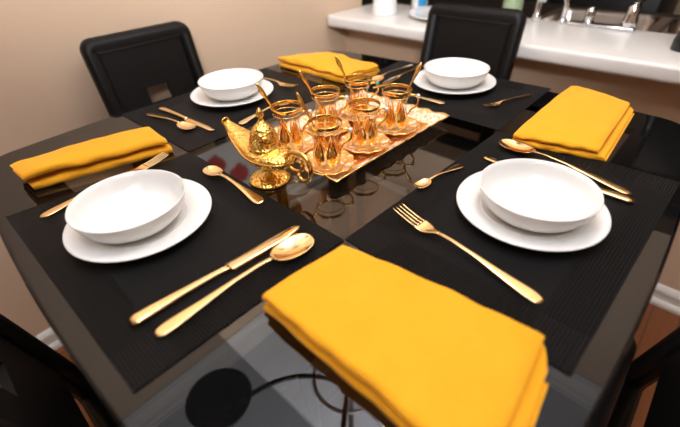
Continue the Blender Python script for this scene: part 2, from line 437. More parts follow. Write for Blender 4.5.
gb = thing('dish_soap_bottle', 'pale green dish soap bottle behind the right chair back', 'bottle', (1.345, .235, T-.02))
obj('body', lathe([(0, 0), (.04, 0), (.042, .01), (.041, .07), (.03, .12), (.018, .15), (.016, .17), (0, .17)], 32), M['soap'], gb)
obj('cap', lathe([(.017, .168), (.017, .19), (.008, .2), (0, .2)], 20), M['foam'], gb)
db = thing('dark_bottle', 'dark bottle with cream label at the right end of the bar counter', 'bottle', (1.06, -.418, T+.012))
obj('body', lathe([(0, 0), (.034, 0), (.036, .004), (.036, .03), (.033, .04), (.033, .15), (.014, .2), (.014, .25), (0, .25)], 32), M['dark_bottle'], db)
obj('label_band', lathe([(.0336, .055), (.0336, .075)], 32), M['cream'], db)
# far kitchen units
for i, y in enumerate((.40, 1.05, 1.70)):
    u = thing('kitchen_cabinet', ['black wall cabinet in the kitchen nearest the refrigerator', 'black wall cabinet in the kitchen, middle one', 'black wall cabinet in the kitchen nearest the far end'][i], 'cabinet', (2.92, y, T+.62), group='black wall cabinets in the kitchen')
    boxobj('body', (-.16, .178, -.31, .31, 0, .8), M['black_cab'], u); d = boxobj('door', (-.18, -.16, -.3, .3, .01, .79), M['black_cab'], u, .003)
    boxobj('handle', (-.2, -.18, .24, .255, .05, .2), M['steel'], d, .002)
fr = thing('refrigerator', 'tall black refrigerator at the back of the dark kitchen', 'refrigerator', (2.74, -.95, 0))
boxobj('body', (-.33, .35, -.6, .62, .02, 1.9), M['black_cab'], fr, .01)
fd = boxobj('door', (-.36, -.33, -.59, .61, .05, 1.88), M['black_cab'], fr, .008); boxobj('handle', (-.39, -.36, -.02, 0, .6, 1.5), M['steel'], fd, .003)
lc = thing('kitchen_cabinet', 'black base cabinet with black top at the back of the dark kitchen', 'cabinet', (2.8, 1.05, 0))
boxobj('body', (-.28, .29, -1.2, 1.2, 0, .86), M['black_cab'], lc); boxobj('worktop', (-.3, .29, -1.2, 1.2, .86, .9), M['black_cab'], lc, .004)
for i in range(4): boxobj('door', (-.3, -.28, -1.18+i*.6, -.62+i*.6, .1, .84), M['black_cab'], lc, .003)

# ------------------------------------------------------------------ dining table
tb = thing('dining_table', 'square black-bordered glass dining table with bowed edges and rounded corners', 'table', (-.012, -.012, 0))
def squircle(h, bow, r, n=18):
    pts = []
    for q in range(4):
        a0 = q*PI/2; c, s = math.cos(a0), math.sin(a0)
        row = [(h-bow*(t*t), t*(h-bow-r)) for t in frange(-1, 1, n)]
        cx, cy = h-bow-r, h-bow-r
        row += [(cx+r*math.cos(a), cy+r*math.sin(a)) for a in frange(0, PI/2, 10)][1:-1]
        pts += [(x*c-y*s, x*s+y*c) for x, y in row]
    return pts
def plate_poly(pts, z0, z1, e=.003):
    bm = bmesh.new(); n = len(pts)
    def ring(k, z): return [bm.verts.new((x*k, y*k, z)) for x, y in pts]
    R = [ring(1-.008, z0), ring(1-.002, z0+e*.3), ring(1, z0+e), ring(1, z1-e), ring(1-.002, z1-e*.3), ring(1-.008, z1)]
    for A, B in zip(R, R[1:]):
        for k in range(n): bm.faces.new((A[k], A[(k+1) % n], B[(k+1) % n], B[k]))
    bm.faces.new(R[-1]); bm.faces.new(R[0][::-1])
    return bm
def ring_slab(pts, hole, z0, z1):
    # a slab with a square hole; both outlines start on the +x side and run counter-clockwise
    bm = bmesh.new(); n = len(pts)
    ang = [math.atan2(y, x) for x, y in pts]
    inn = []
    for a in ang:
        c, s_ = math.cos(a), math.sin(a); k = hole/max(abs(c), abs(s_)); inn.append((c*k, s_*k))
    def ring(P, k, z): return [bm.verts.new((x*k, y*k, z)) for x, y in P]
    R = [ring(inn, 1, z0), ring(pts, .992, z0), ring(pts, 1, z0+.003), ring(pts, 1, z1-.003), ring(pts, .998, z1-.001), ring(pts, .992, z1), ring(inn, 1, z1)]
    for A, B in zip(R, R[1:]+R[:1]):
        for k in range(n): bm.faces.new((A[k], A[(k+1) % n], B[(k+1) % n], B[k]))
    return bm
HOLE = .424
obj('glass_border', ring_slab(squircle(.550, .022, .085), HOLE, T-.012, T), M['glass_top'], tb, smooth=False)
bm = bmesh.new(); bm.faces.new([bm.verts.new((x*HOLE, y*HOLE, T-.0002)) for x, y in ((-1, -1), (1, -1), (1, 1), (-1, 1))])
obj('smoked_glass_panel', bm, M['inset'], tb, smooth=False)
for sx in (-1, 1):
    for sy in (-1, 1): boxobj('leg', (sx*.455-.03, sx*.455+.03, sy*.455-.03, sy*.455+.03, 0, T-.012), M['black_wood'], tb, .006)

# ------------------------------------------------------------------ placemats
def placemat(quad, label):
    cx = sum(p[0] for p in quad)/4; cy = sum(p[1] for p in quad)/4
    bm = bmesh.new(); nx, ny = 24, 16; uvl = bm.loops.layers.uv.new('UVMap'); uvs = {}
    P = [Vector((x-cx, y-cy, 0)) for x, y in quad]     # P0->P1 is the long side
    grids = []
    for z in (.0018, .0003):
        g = []
        for i in range(nx+1):
            row = []
            for j in range(ny+1):
                u, v = i/nx, j/ny
                q = (P[0]*(1-u)+P[1]*u)*(1-v)+(P[3]*(1-u)+P[2]*u)*v
                w = bm.verts.new((q.x, q.y, z)); uvs[w] = (u*.45, v*.312); row.append(w)
            g.append(row)
        grids.append(g)
    a, b = grids
    for i in range(nx):
        for j in range(ny):
            bm.faces.new((a[i][j], a[i+1][j], a[i+1][j+1], a[i][j+1])); bm.faces.new((b[i][j], b[i][j+1], b[i+1][j+1], b[i+1][j]))
    for i in range(nx):
        bm.faces.new((a[i][0], b[i][0], b[i+1][0], a[i+1][0])); bm.faces.new((a[i][ny], a[i+1][ny], b[i+1][ny], b[i][ny]))
    for j in range(ny):
        bm.faces.new((a[0][j], a[0][j+1], b[0][j+1], b[0][j])); bm.faces.new((a[nx][j], b[nx][j], b[nx][j+1], a[nx][j+1]))
    for f in bm.faces:
        for l in f.loops: l[uvl].uv = uvs[l.vert]
    o = obj('placemat', bm, M['mat'], smooth=False); o.location = (cx, cy, T)
    return tag(o, label, 'placemat', 'black woven placemats')
placemat([(-.226, -.217), (-.226, .200), (-.538, .240), (-.533, -.214)], 'black woven placemat in front left, under the white bowl and long gold knife')
placemat([(.235, -.229), (-.223, -.217), (-.234, -.526), (.236, -.541)], 'black woven placemat at the right, under the large bowl and four-tined fork')
placemat([(-.226, .2065), (.224, .209), (.221, .519), (-.229, .514)], 'black woven placemat in front of the left background chair')
placemat([(.2415, .210), (.2415, -.228), (.547, -.223), (.529, .226)], 'black woven placemat in front of the right background chair')
MZ = T+.0019   # upper face of a mat

# ------------------------------------------------------------------ plates and bowls
def make_plate():
    t = thing('dinner_plate', '', 'plate')
    obj('well', lathe([(0, 0), (.06, 0), (.064, .002), (.070, .0045), (.0705, .0085), (.066, .0065), (.058, .0045), (0, .0045)], 72), M['ceramic'], t)
    obj('rim', lathe([(.069, .0038), (.088, .0085), (.1045, .0135), (.1062, .0150), (.1055, .0165), (.103, .0165), (.088, .0125), (.0700, .0082)], 96), M['emboss'], t)
    return t
def make_bowl():
    t = thing('soup_bowl', '', 'bowl')
    prof_o = [(0, .0012), (.038, .0012), (.040, 0), (.043, 0), (.045, .0025), (.056, .006), (.065, .0125), (.0715, .0205), (.0760, .0300), (.0790, .0400), (.0806, .0492)]
    K = .81
    obj('outer_wall', lathe([(r, z*K) for r, z in prof_o+[(.0812, .0515)]], 96), M['emboss'], t)
    obj('inside', lathe([(r, z*K) for r, z in [(.0812, .0514), (.0822, .0525), (.0818, .0535), (.0800, .0532), (.0775, .043), (.0742, .032), (.0690, .0225), (.061, .0145), (.050, .0085), (.036, .0058), (0, .005)]], 96), M['ceramic'], t)
    return t
pp = make_plate(); bb = make_bowl()
places = [(-.396, .048, (-.403, .052), 'front left', 'beside the long gold knife and spoon'), (.001, -.386, (.001, -.391), 'right', 'beside the four-tined fork'),
          (.013, .391, (.015, .390), 'back left', 'in front of the left background chair'), (.423, -.016, (.424, -.019), 'back right', 'in front of the right background chair')]
for i, (x, y, bp, where, by) in enumerate(places):
    p = pp if i == 0 else dup(pp); b = bb if i == 0 else dup(bb)
    p.location = (x, y, MZ); b.location = (bp[0], bp[1], MZ+.0048)
    tag(p, f'white plate at the {where} setting, {by}', 'plate', 'white plates under the bowls')
    tag(b, f'deep white bowl at the {where} setting, {by}', 'bowl', 'white bowls on the plates')

# ------------------------------------------------------------------ gold cutlery (bowl / tines end at x=0, handle end at +x)
def make_spoon(L=.235, BL=.068, BW=.0215, name='tablespoon'):
    t = thing(name, '', 'spoon')
    st = []
    for i in range(22):
        a = i/21; x = BL*a
        w = BW*math.sqrt(max(0.0, 1-abs((a-.42)/(.42 if a < .42 else .60))**2.3)); w = max(w, .0009 if a < .5 else .0034)
        d = .0075*(BL/.068)*math.sin(PI*min(1, max(0, a*.96+.02)))**.8
        st.append((x, w, .0088-d+.002*(a**3), min(d, w*.55)*.95, .0013 if a < .9 else .0019))
    obj('bowl', ribbon(st, 14), M['gold'], t)
    tab = [(BL, .0034, .0104, .0, .0024), (BL+.02, .0030, .0118, 0, .0030), (BL+.06*(L/.235), .0034, .0105, 0, .0030), (L*.72, .0060, .0070, 0, .0026), (L*.9, .0098, .0038, 0, .0022),
           (L*.96, .0095, .0026, 0, .0022), (L*.985, .0072, .0022, 0, .002), (L*.998, .0030, .002, 0, .0018)]
    obj('handle', ribbon(lerp_table(tab, frange(BL, L*.998, 34)), 8), M['gold'], t)
    return t
def make_fork(L=.235):
    t = thing('fork', '', 'fork')
    head = [(.046, .0128, .0085, .0006, .0018), (.050, .0130, .0072, .0008, .0019), (.056, .0126, .0062, .001, .0020), (.062, .0108, .0066, .0012, .0022), (.068, .0074, .0080, .0008, .0024), (.074, .0042, .0100, 0, .0026), (.080, .0034, .0112, 0, .0028)]
    h = obj('head', ribbon(lerp_table(head, frange(.046, .080, 16)), 12), M['gold'], t)
    for k in range(4):
        y = (-1.5+k)*.0068; bm = bmesh.new()
        st = [(x, .0007+.0014*min(1, x/.030), .0155-.0075*min(1, x/.040)**.75+.0003, 0, .0016) for x in frange(0, .048, 12)]
        obj('tine', ribbon([(x, w, z, c, th) for x, w, z, c, th in st], 4, y0=y*.92), M['gold'], h)
    tab = [(.080, .0034, .0112, .0, .0028), (.10, .0030, .0120, 0, .0030), (.14, .0036, .0100, 0, .0030), (L*.74, .0062, .0065, 0, .0026), (L*.9, .0098, .0036, 0, .0022),
           (L*.96, .0095, .0025, 0, .0022), (L*.985, .0072, .0022, 0, .002), (L*.998, .0030, .002, 0, .0018)]
    obj('handle', ribbon(lerp_table(tab, frange(.080, L*.998, 30)), 8), M['gold'], t)
    return t
def make_knife(L=.245):
    t = thing('table_knife', '', 'knife')
    bm = bmesh.new(); n = 26; rings = []
    for i in range(n+1):
        x = .118*i/n; a = x/.118
        lo = -.0112*min(1, (max(a, .0)/.26))**.55 if a < .97 else -.0112+.005*(a-.97)/.03     # cutting edge curves up to the tip
        hi = .0096*min(1, (a/.06+.02))**.5
        z = .0024
        rings.append([bm.verts.new(p) for p in ((x, lo, z-.0003), (x, lo+(hi-lo)*.4, z+.0009), (x, hi-.0006, z+.0011), (x, hi, z+.0004), (x, hi, z-.0006), (x, lo+(hi-lo)*.4, z-.0009))])
    for A, B in zip(rings, rings[1:]):
        for k in range(6): bm.faces.new((A[k], A[(k+1) % 6], B[(k+1) % 6], B[k]))
    bm.faces.new(rings[0][::-1]); bm.faces.new(rings[-1])
    obj('blade', bm, M['gold'], t)
    tab = [(.116, .0048, .003, 0, .004), (.122, .0050, .0034, 0, .0052), (.14, .0048, .0040, 0, .0060), (.18, .0060, .0044, 0, .0064), (.22, .0090, .0044, 0, .0062), (.236, .0094, .0042, 0, .0056), (.242, .0074, .0038, 0, .0044), (.2446, .003, .003, 0, .002)]
    obj('handle', ribbon(lerp_table(tab, frange(.116, .2446, 30)), 8), M['gold'], t)
    return t
protos = {'spoon': (make_spoon(), .235), 'tea': (make_spoon(.160, .044, .0145, 'teaspoon'), .160), 'fork': (make_fork(), .235), 'knife': (make_knife(), .245)}
first = set()
grp = {'spoon': 'gold tablespoons', 'tea': 'gold teaspoons laid inward of the bowls', 'fork': 'gold forks', 'knife': 'gold table knives'}
cat = {'spoon': 'spoon', 'tea': 'spoon', 'fork': 'fork', 'knife': 'knife'}
def lay(kind, tip, end, label, z=MZ, flip=1):
    root, L = protos[kind]
    d = Vector(end)-Vector(tip); rz = math.atan2(d.y, d.x)
    o = root if kind not in first else dup(root); first.add(kind)
    o.location = (tip[0], tip[1], z); o.rotation_euler = (0, 0, rz); s = d.length/L; o.scale = (s, s*flip, s)
    return tag(o, label, cat[kind], grp[kind])
lay('knife', (-.249, -.150), (-.499, -.131), 'gold knife on the front left placemat, parallel to the big spoon', flip=-1)
lay('spoon', (-.256, -.182), (-.487, -.168), 'large gold spoon on the front left placemat edge nearest the front napkin')
lay('fork', (-.270, .206), (-.501, .189), 'gold fork half hidden behind the front left bowl')
lay('tea', (-.245, .108), (-.246, -.056), 'gold teaspoon between the front left bowl and the teapot')
lay('fork', (-.129, -.239), (-.162, -.471), 'gold fork with four clear tines beside the front yellow napkin')
lay('knife', (.110, -.259), (.124, -.500), 'gold knife behind the large right bowl, nearer the bowl')
lay('spoon', (.185, -.257), (.146, -.491), 'gold spoon behind the large right bowl, its bowl end showing below the right napkin')
lay('tea', (-.056, -.2235), (.063, -.243), 'gold teaspoon on the inner edge of the right placemat')
lay('knife', (-.138, .249), (-.151, .471), 'gold knife lying left of the back left bowl')
lay('spoon', (-.166, .285), (-.188, .464), 'dark reflecting gold spoon between the left napkin and a knife')
lay('fork', (.143, .290), (.139, .505), 'gold fork lying right of the back left bowl near the far napkin', flip=1)
lay('tea', (.072, .234), (-.084, .231), 'gold teaspoon behind the teapot spout')
lay('fork', (.320, -.154), (.476, -.203), 'small gold fork with dark handle right of the back right bowl')
lay('tea', (.248, .085), (.298, -.067), 'gold teaspoon lying behind the tray corner by the back right plate')
lay('spoon', (.290, .165), (.505, .166), 'gold spoon left of the back right bowl, farther from the bowl')
lay('knife', (.275, .133), (.510, .137), 'gold knife left of the back right bowl, nearer the bowl')

# ------------------------------------------------------------------ folded napkins
def napkin(A0, A1, B0, B1, h, label, layers=4, seed=0, amp=.002, shifts=None, ub=None, dome=.0, th=.0032, nv=40, bot=None):
    """A side = folded long side, B side = the opposite one; v runs 0..1 along both."""
    cx = sum(p[0] for p in (A0, A1, B0, B1))/4; cy = sum(p[1] for p in (A0, A1, B0, B1))/4
    gap = (h-th)/(layers-1); r = gap/2
    path = []          # (u, z, layer)  with u in 0..1
    W = ((Vector(A0)+Vector(A1))/2-(Vector(B0)+Vector(B1))/2).length
    for k in range(layers):
        z = th/2+k*gap
        us = frange(1-r/W, r/W, 22)
        if k % 2: us = us[::-1]
        path += [(u, z, k) for u in us]
        if k < layers-1:
            s = -1 if k % 2 == 0 else 1; uc = r/W if k % 2 == 0 else 1-r/W
            for a in frange(0, PI, 8)[1:-1]:
                path.append((uc+s*(r*1.15/W)*math.sin(a), z+r-r*math.cos(a), k+a/PI))
    bm = bmesh.new(); rows = []
    for j in range(nv+1):
        v0 = j/nv; row = []
        for (u, z, k) in path:
            f = z/h
            sh = shifts or [(0, 0)]*layers
            k0 = int(math.floor(k)); k1 = min(k0+1, layers-1); q = k-k0
            s0 = sh[k0][0]*(1-q)+sh[k1][0]*q; s1 = sh[k0][1]*(1-q)+sh[k1][1]*q
            v = v0*(1+s1-s0)+s0
            a0, a1, b0, b1 = A0, A1, B0, B1
            u -= .022*(1-f)
            if ub: u = u*(ub[k0]*(1-q)+ub[k1]*q)
            x = (a0[0]*(1-v)+a1[0]*v)*(1-u)+(b0[0]*(1-v)+b1[0]*v)*u
            y = (a0[1]*(1-v)+a1[1]*v)*(1-u)+(b0[1]*(1-v)+b1[1]*v)*u
            n = noise.noise(Vector((x*9+seed, y*9, k*.35))); n2 = noise.noise(Vector((x*22, y*22+seed, k*.6+5)))
            n3 = noise.noise(Vector((v*7+seed, k*1.3, 3)))
            zz = z + f*(amp*n*2.2+amp*.8*n2) + f*dome*math.sin(PI*min(1, max(0, u)))*math.sin(PI*min(1, max(0, v)))
            # the ends sag and open a little
            e = max(0, abs(v0-.5)*2-.80)/.20
            zz -= f*h*.12*e*e*(1+.8*n3)
            u_off = amp*1.6*n3*(1 if u < .1 or u > .9 else .3)
            dx, dy = b0[0]-a0[0], b0[1]-a0[1]; l = math.hypot(dx, dy)
            row.append(bm.verts.new((x-cx+dx/l*u_off, y-cy+dy/l*u_off, max(th*.5+.0002, zz))))
        rows.append(row)
    for R, S in zip(rows, rows[1:]):
        for i in range(len(path)-1): bm.faces.new((R[i], R[i+1], S[i+1], S[i]))
    o = obj('napkin', bm, M['cloth']); o.location = (cx, cy, T+.0002)
    m = o.modifiers.new('thick', 'SOLIDIFY'); m.thickness = th; m.offset = 0; m.use_rim = True
    b = o.modifiers.new('round', 'BEVEL'); b.width = .0008; b.segments = 2; b.angle_limit = .9
    return tag(o, label, 'napkin', 'folded yellow napkins')
napkin((-.379, -.232), (-.383, -.505), (-.252, -.244), (-.222, -.490), .031, 'large yellow folded napkin in the front corner, nearest the viewer', 4, 1.3, .0022,
       [(0, .075), (0, .055), (.0, .0), (.0, .0)], [.80, .84, 1, 1], .002, .0040)
napkin((-.247, .232), (-.487, .296), (-.240, .325), (-.490, .365), .036, 'yellow napkin rolled long and narrow at the left corner of the table', 4, 4.1, .0030,
       [(.0, -.03), (0, -.02), (.02, .0), (.02, .0)], None, .006, .0042)
napkin((.206, -.272), (.236, -.414), (.548, -.268), (.505, -.402), .024, 'yellow folded napkin at the right corner, between the two right placemats', 4, 7.7, .0024,
       [(0, .12), (0, .09), (0, .0), (0, 0)], None, .003, .0036)
napkin((.262, .495), (.262, .217), (.372, .455), (.385, .200), .032, 'yellow folded napkin at the far corner behind the tea glasses', 4, 2.2, .0045,
       None, None, .004, .0042)

# ------------------------------------------------------------------ tray
tr = thing('serving_tray', 'gilded rectangular tray with wavy raised edge carrying six tea glasses', 'tray', (.039, -.001, T+.0004), -.02)
def tray_pt(u, v):      # u, v in -1..1
    hx, hy = .172, .122
    e = max(abs(u), abs(v))
    k = 1+.020*(abs(u*v)**5)+.012*math.sin(9*PI*(u if abs(v) > abs(u) else v*.7))*max(0, e-.8)/.2
    d = min((1-abs(u))*hx, (1-abs(v))*hy); z = .0035+.015*max(0, 1-d/.022)**1.5+.0012*math.sin(9*PI*(u if abs(v) > abs(u) else v*.7))*max(0, e-.8)/.2
    return (hx*u*k, hy*v*k, z)
def tray_mesh(lo, hi, n, th):
    bm = bmesh.new(); vs = {}
    for s in (0, 1):
        for i in range(n+1):
            for j in range(n+1):
                u, v = -1+2*i/n, -1+2*j/n; e = max(abs(u), abs(v))
                if lo-1e-6 <= e <= hi+1e-6: x, y, z = tray_pt(u, v); vs[s, i, j] = bm.verts.new((x, y, z-s*th))
    def ok(i, j): return all((0, a, b) in vs for a, b in ((i, j), (i+1, j), (i+1, j+1), (i, j+1))) and (lo == 0 or max(abs(-1+2*(i+.5)/n), abs(-1+2*(j+.5)/n)) > lo)
    edges = {}
    for i in range(n):
        for j in range(n):
            if ok(i, j):
                q = ((i, j), (i+1, j), (i+1, j+1), (i, j+1))
                bm.faces.new([vs[(0,)+a] for a in q]); bm.faces.new([vs[(1,)+a] for a in q[::-1]])
                for a, b in zip(q, q[1:]+q[:1]):
                    edges[frozenset((a, b))] = edges.get(frozenset((a, b)), 0)+1
    for e, c in edges.items():
        if c == 1:
            a, b = tuple(e); bm.faces.new((vs[(0,)+a], vs[(0,)+b], vs[(1,)+b], vs[(1,)+a]))
    return bm
obj('base', tray_mesh(0, .8, 80, .003), M['tray'], tr)
obj('raised_rim', tray_mesh(.8, 1, 80, .003), M['tray_edge'], tr)
bm = bmesh.new(); pts = []
for k in range(160):
    a = k/40; q = int(a); f = -1+2*(a-q); u, v = ((f, -1), (1, f), (-f, 1), (-1, -f))[q]; x, y, z = tray_pt(u, v); pts.append((x, y, z-.0012))
obj('gold_edge', tube(pts, .0016, 6, closed=True), M['deep_gold'], tr)
for s in (-1, 1):
    for q in (-1, 1): obj('foot', lathe([(0, 0), (.006, 0), (.007, .0012), (0, .0012)], 12, s*.09, q*.05), M['deep_gold'], tr)
TZ = T+.0052
# ------------------------------------------------------------------ tea glasses on saucers
def make_saucer():
    t = thing('saucer', '', 'saucer')
    wv = lambda a, r, z: .035*math.cos(12*a)*max(0, r-.032)/.018
    obj('dish', lathe([(0, .0006), (.022, .0006), (.026, .002), (.038, .006), (.0475, .010), (.0485, .0118), (.0470, .0118), (.037, .008), (.026, .004), (.018, .003), (0, .003)], 96, wave=wv), M['saucer'], t)
    pts = [(.0482*(1+.03*math.cos(12*a))*math.cos(a), .0482*(1+.03*math.cos(12*a))*math.sin(a), .0116) for a in frange(0, 2*PI, 96)[:-1]]
    obj('gold_edge', tube(pts, .0011, 6, closed=True), M['deep_gold'], t)
    return t
GP = [(.0205, .0), (.0225, .002), (.0235, .006), (.0245, .014), (.0245, .024), (.0222, .036), (.0205, .046), (.0215, .056), (.0245, .067), (.0280, .077), (.0300, .084)]
def g_r(z):
    for a, b in zip(GP, GP[1:]):
        if a[1] <= z <= b[1]: return a[0]+(b[0]-a[0])*(z-a[1])/(b[1]-a[1])
    return GP[-1][0]
def make_glass(stone='crystal'):
    t = thing('tea_glass', '', 'glass')
    obj('body', lathe([(0, .001)]+GP, 40), M['glass'], t)
    pts = lambda r, z, n=40: [(r*math.cos(a), r*math.sin(a), z) for a in frange(0, 2*PI, n)[:-1]]
    obj('gold_rim', lathe([(.0286, .0785), (.0302, .0843), (.0298, .0852), (.0290, .0845)], 40), M['deep_gold'], t)
    bm = bmesh.new()
    for z in (.003, .0715): tube(pts(g_r(z)+.0006, z), .0007, 6, bm, closed=True)
    # tall gilded petals round the body
    for k in range(6):
        a0 = 2*PI*k/6; rows = []
        for i in range(11):
            s = i/10; z = .006+.052*s; w = .42*math.sin(PI*s**.8)**.9+.015; R = g_r(z)+.0006
            rows.append([bm.verts.new((R*math.cos(a0+w*q), R*math.sin(a0+w*q), z)) for q in (-1, -.55)]+[bm.verts.new((R*math.cos(a0+w*q), R*math.sin(a0+w*q), z)) for q in (.55, 1)])
        for A, B in zip(rows, rows[1:]):
            bm.faces.new((A[0], A[1], B[1], B[0])); bm.faces.new((A[2], A[3], B[3], B[2]))
    obj('gold_tracery', bm, M['deep_gold'], t)
    bm = bmesh.new()
    for k in range(6):
        a0 = 2*PI*k/6; rows = []
        for i in range(9):
            s = i/8; z = .012+.034*s; w = .25*math.sin(PI*s**.7)+.004; R = g_r(z)+.0008
            rows.append([bm.verts.new((R*math.cos(a0+w*q), R*math.sin(a0+w*q), z)) for q in (-1, 0, 1)])
        for A, B in zip(rows, rows[1:]):
            for m_ in (0, 1): bm.faces.new((A[m_], A[m_+1], B[m_+1], B[m_]))
    obj('gilded_petals', bm, M['amber'], t)
    h = obj('handle', tube(bez((.0265, 0, .070), (.046, 0, .078), (.052, 0, .052), (.034, 0, .044), 14)+bez((.034, 0, .044), (.027, 0, .040), (.030, 0, .034), (.0245, 0, .030), 6)[1:], .0021, 8), M['deep_gold'], t)
    bm = bmesh.new(); bmesh.ops.create_icosphere(bm, subdivisions=2, radius=.0045); bmesh.ops.translate(bm, verts=bm.verts, vec=(.043, 0, .069))
    obj('stone', bm, M[stone], h)
    return t
cups = [(-.096, -.059, 'front left corner glass of the tray, nearest the teapot handle'), (.006, -.061, 'front middle glass of the tray'), (.105, -.062, 'front right corner glass, ring handle at the right'),
        (-.091, .046, 'back left glass of the tray, behind the teapot lid'), (.012, .047, 'back middle glass of the tray'), (.107, .041, 'far corner glass with turquoise stone on its handle')]
s0 = make_saucer(); g0 = make_glass()
for i, (x, y, w) in enumerate(cups):
    s = s0 if i == 0 else dup(s0)
    g = g0 if i == 0 else (make_glass('turq') if i == 5 else dup(g0))
    s.location = (x, y, TZ); g.location = (x, y, TZ+.0032); g.rotation_euler = (0, 0, -PI/4+(.15 if i % 2 else -.1)); s.rotation_euler = (0, 0, .3*i)
    tag(s, 'scalloped white and gold saucer under the '+w.split(',')[0].split(' with')[0].split(' of the')[0]+' on the tray', 'saucer', 'gilded saucers on the tray')
    tag(g, 'gold rimmed tea glass, '+w, 'glass', 'gilded tea glasses on the tray')
# small ornate spoons leaning in five of the glasses
def make_stirrer():
    t = thing('tea_spoon', '', 'spoon')     # stands along +z, bowl at the bottom
    bm = bmesh.new(); tube([(0, 0, .018), (0, 0, .06), (0, 0, .085), (0, 0, .105), (0, 0, .112), (0, 0, .122), (0, 0, .132), (0, 0, .136)], [.0017, .0017, .0022, .0026, .0040, .0044, .0026, .0012], 8, bm, flat=.6)
    obj('handle', bm, M['deep_gold'], t)
    bm = bmesh.new()
    st = [(x, .0068*math.sqrt(max(.01, 1-((x-.011)/.0112)**2)), 0, .0018, .001) for x in frange(0, .022, 10)]
    ribbon(st, 8, bm); bmesh.ops.rotate(bm, verts=bm.verts, cent=(0, 0, 0), matrix=Matrix.Rotation(-PI/2, 3, 'Y')); obj('bowl', bm, M['deep_gold'], t)
    return t
st0 = make_stirrer()
lean = [(0, (-.113, -.018, .128)), (2, (.143, -.088, .127)), (3, (-.123, .076, .128)), (4, (-.029, .070, .128)), (5, (.085, .078, .13))]
for i, (k, top) in enumerate(lean):
    cx, cy, _ = cups[k]; d = Vector((top[0]-cx, top[1]-cy)); d.normalize()
    zb = TZ+.0032+.0075
    # rest the handle against the rim opposite the foot of the spoon
    foot = Vector((cx, cy, zb))-Vector((d.x, d.y, 0))*.010
    rim = Vector((cx+d.x*.0262, cy+d.y*.0262, TZ+.0032+.084))
    ax = (rim-foot).normalized()
    o = st0 if i == 0 else dup(st0)
    o.location = foot; o.rotation_mode = 'QUATERNION'; o.rotation_quaternion = ax.to_track_quat('Z', 'Y')
    tag(o, ['small ornate gold spoon leaning in the front left glass, tip toward the teapot', 'small ornate gold spoon leaning to the right out of the front right glass', 'small ornate gold spoon leaning left out of the glass behind the teapot lid',
            'small ornate gold spoon leaning left out of the back middle glass', 'small ornate gold spoon leaning up toward the far napkin from the far corner glass'][i], 'spoon', 'ornate spoons in the tea glasses')

# ------------------------------------------------------------------ oil-lamp shaped teapot
tp = thing('teapot', 'engraved gold teapot shaped like an oil lamp, standing at the left of the tray', 'teapot', (-.186, -.003, T), 0)
obj('foot', lathe([(0, .0), (.036, 0), (.0375, .002), (.036, .005), (.027, .0085), (.015, .012), (.008, .017), (.0072, .022), (.0098, .026), (.0068, .029), (.010, .033), (.016, .036), (0, .037)], 56), M['chased'], tp)
# boat-shaped body running along y, spout end +y
bm = bmesh.new(); rings = []; nb = 40
for i in range(nb+1):
    y = -.062+.172*i/nb            # -.062 .. .110
    if y < .04:
        q = (y-.0)/.062 if y < 0 else y/.085
        w = .0365*math.sqrt(max(.0, 1-abs(q)**2.1)) if y < 0 else .0365*(1-.82*(y/.11)**1.25)
    else: w = .0365*(1-.82*(y/.11)**1.25)
    w = max(w, .0035)
    rise = .0 if y < .02 else .026*((y-.02)/.09)**1.6
    zc = .0530+rise; hh = .0205*(w/.0365)**.75 if y < 0 else .0225*(1-.68*(y/.11)**1.1)
    rings.append([bm.verts.new((w*math.cos(2*PI*k/28), y, zc+hh*math.sin(2*PI*k/28)*(1.0 if math.sin(2*PI*k/28) < 0 else .75))) for k in range(28)])
for A, B in zip(rings, rings[1:]):
    for k in range(28): bm.faces.new((A[k], A[(k+1) % 28], B[(k+1) % 28], B[k]))
bm.faces.new(rings[0][::-1])
# inward lip at the spout mouth
mouth = [bm.verts.new(v.co+Vector((-.25*v.co.x, -.012, -.001))) for v in rings[-1]]
for k in range(28): bm.faces.new((rings[-1][k], rings[-1][(k+1) % 28], mouth[(k+1) % 28], mouth[k]))
bm.faces.new(mouth)
body = obj('body', bm, M['chased'], tp)
obj('spout_lip', tube([(.0075*math.cos(a), .1105, .0790+.0068*math.sin(a)) for a in frange(0, 2*PI, 24)[:-1]], .0016, 8, closed=True), M['deep_gold'], body)
obj('belly_band', tube([( (.0365*math.sqrt(max(0, 1-abs(y/.062)**2.1)) if y < 0 else .0365*(1-.82*(y/.11)**1.25))*s+.0006*s, y, .0540+(0 if y < .02 else .026*((y-.02)/.09)**1.6)) for s, ys in ((1, frange(-.058, .085, 20)), (-1, frange(.085, -.058, 20))) for y in ys], .0012, 6, closed=True), M['deep_gold'], body)
lid = obj('lid', lathe([(.0275, .0630), (.0290, .0660), (.0270, .069), (.0250, .0705), (.0252, .077), (.0238, .080), (.0240, .0825), (.0215, .090), (.0165, .0985), (.0100, .105), (.0055, .1085), (.0045, .112), (0, .114)], 48), M['chased'], tp)
obj('finial', lathe([(0, .111), (.0048, .1125), (.0030, .115), (.0062, .119), (.0066, .1225), (.0048, .127), (.0018, .131), (0, .133)], 24), M['deep_gold'], lid)
obj('handle', tube(bez((0, -.052, .062), (0, -.075, .092), (0, -.118, .085), (0, -.110, .050), 18)+bez((0, -.110, .050), (0, -.106, .030), (0, -.082, .026), (0, -.080, .042), 10)[1:], [.0042]*8+[.0038]*10+[.0032]*6+[.0028]*5, 10), M['deep_gold'], tp)
obj('handle_scroll', tube(bez((0, -.050, .050), (0, -.072, .040), (0, -.098, .045), (0, -.094, .066), 14)+bez((0, -.094, .066), (0, -.090, .078), (0, -.076, .074), (0, -.078, .062), 8)[1:], .0026, 8), M['deep_gold'], tp)

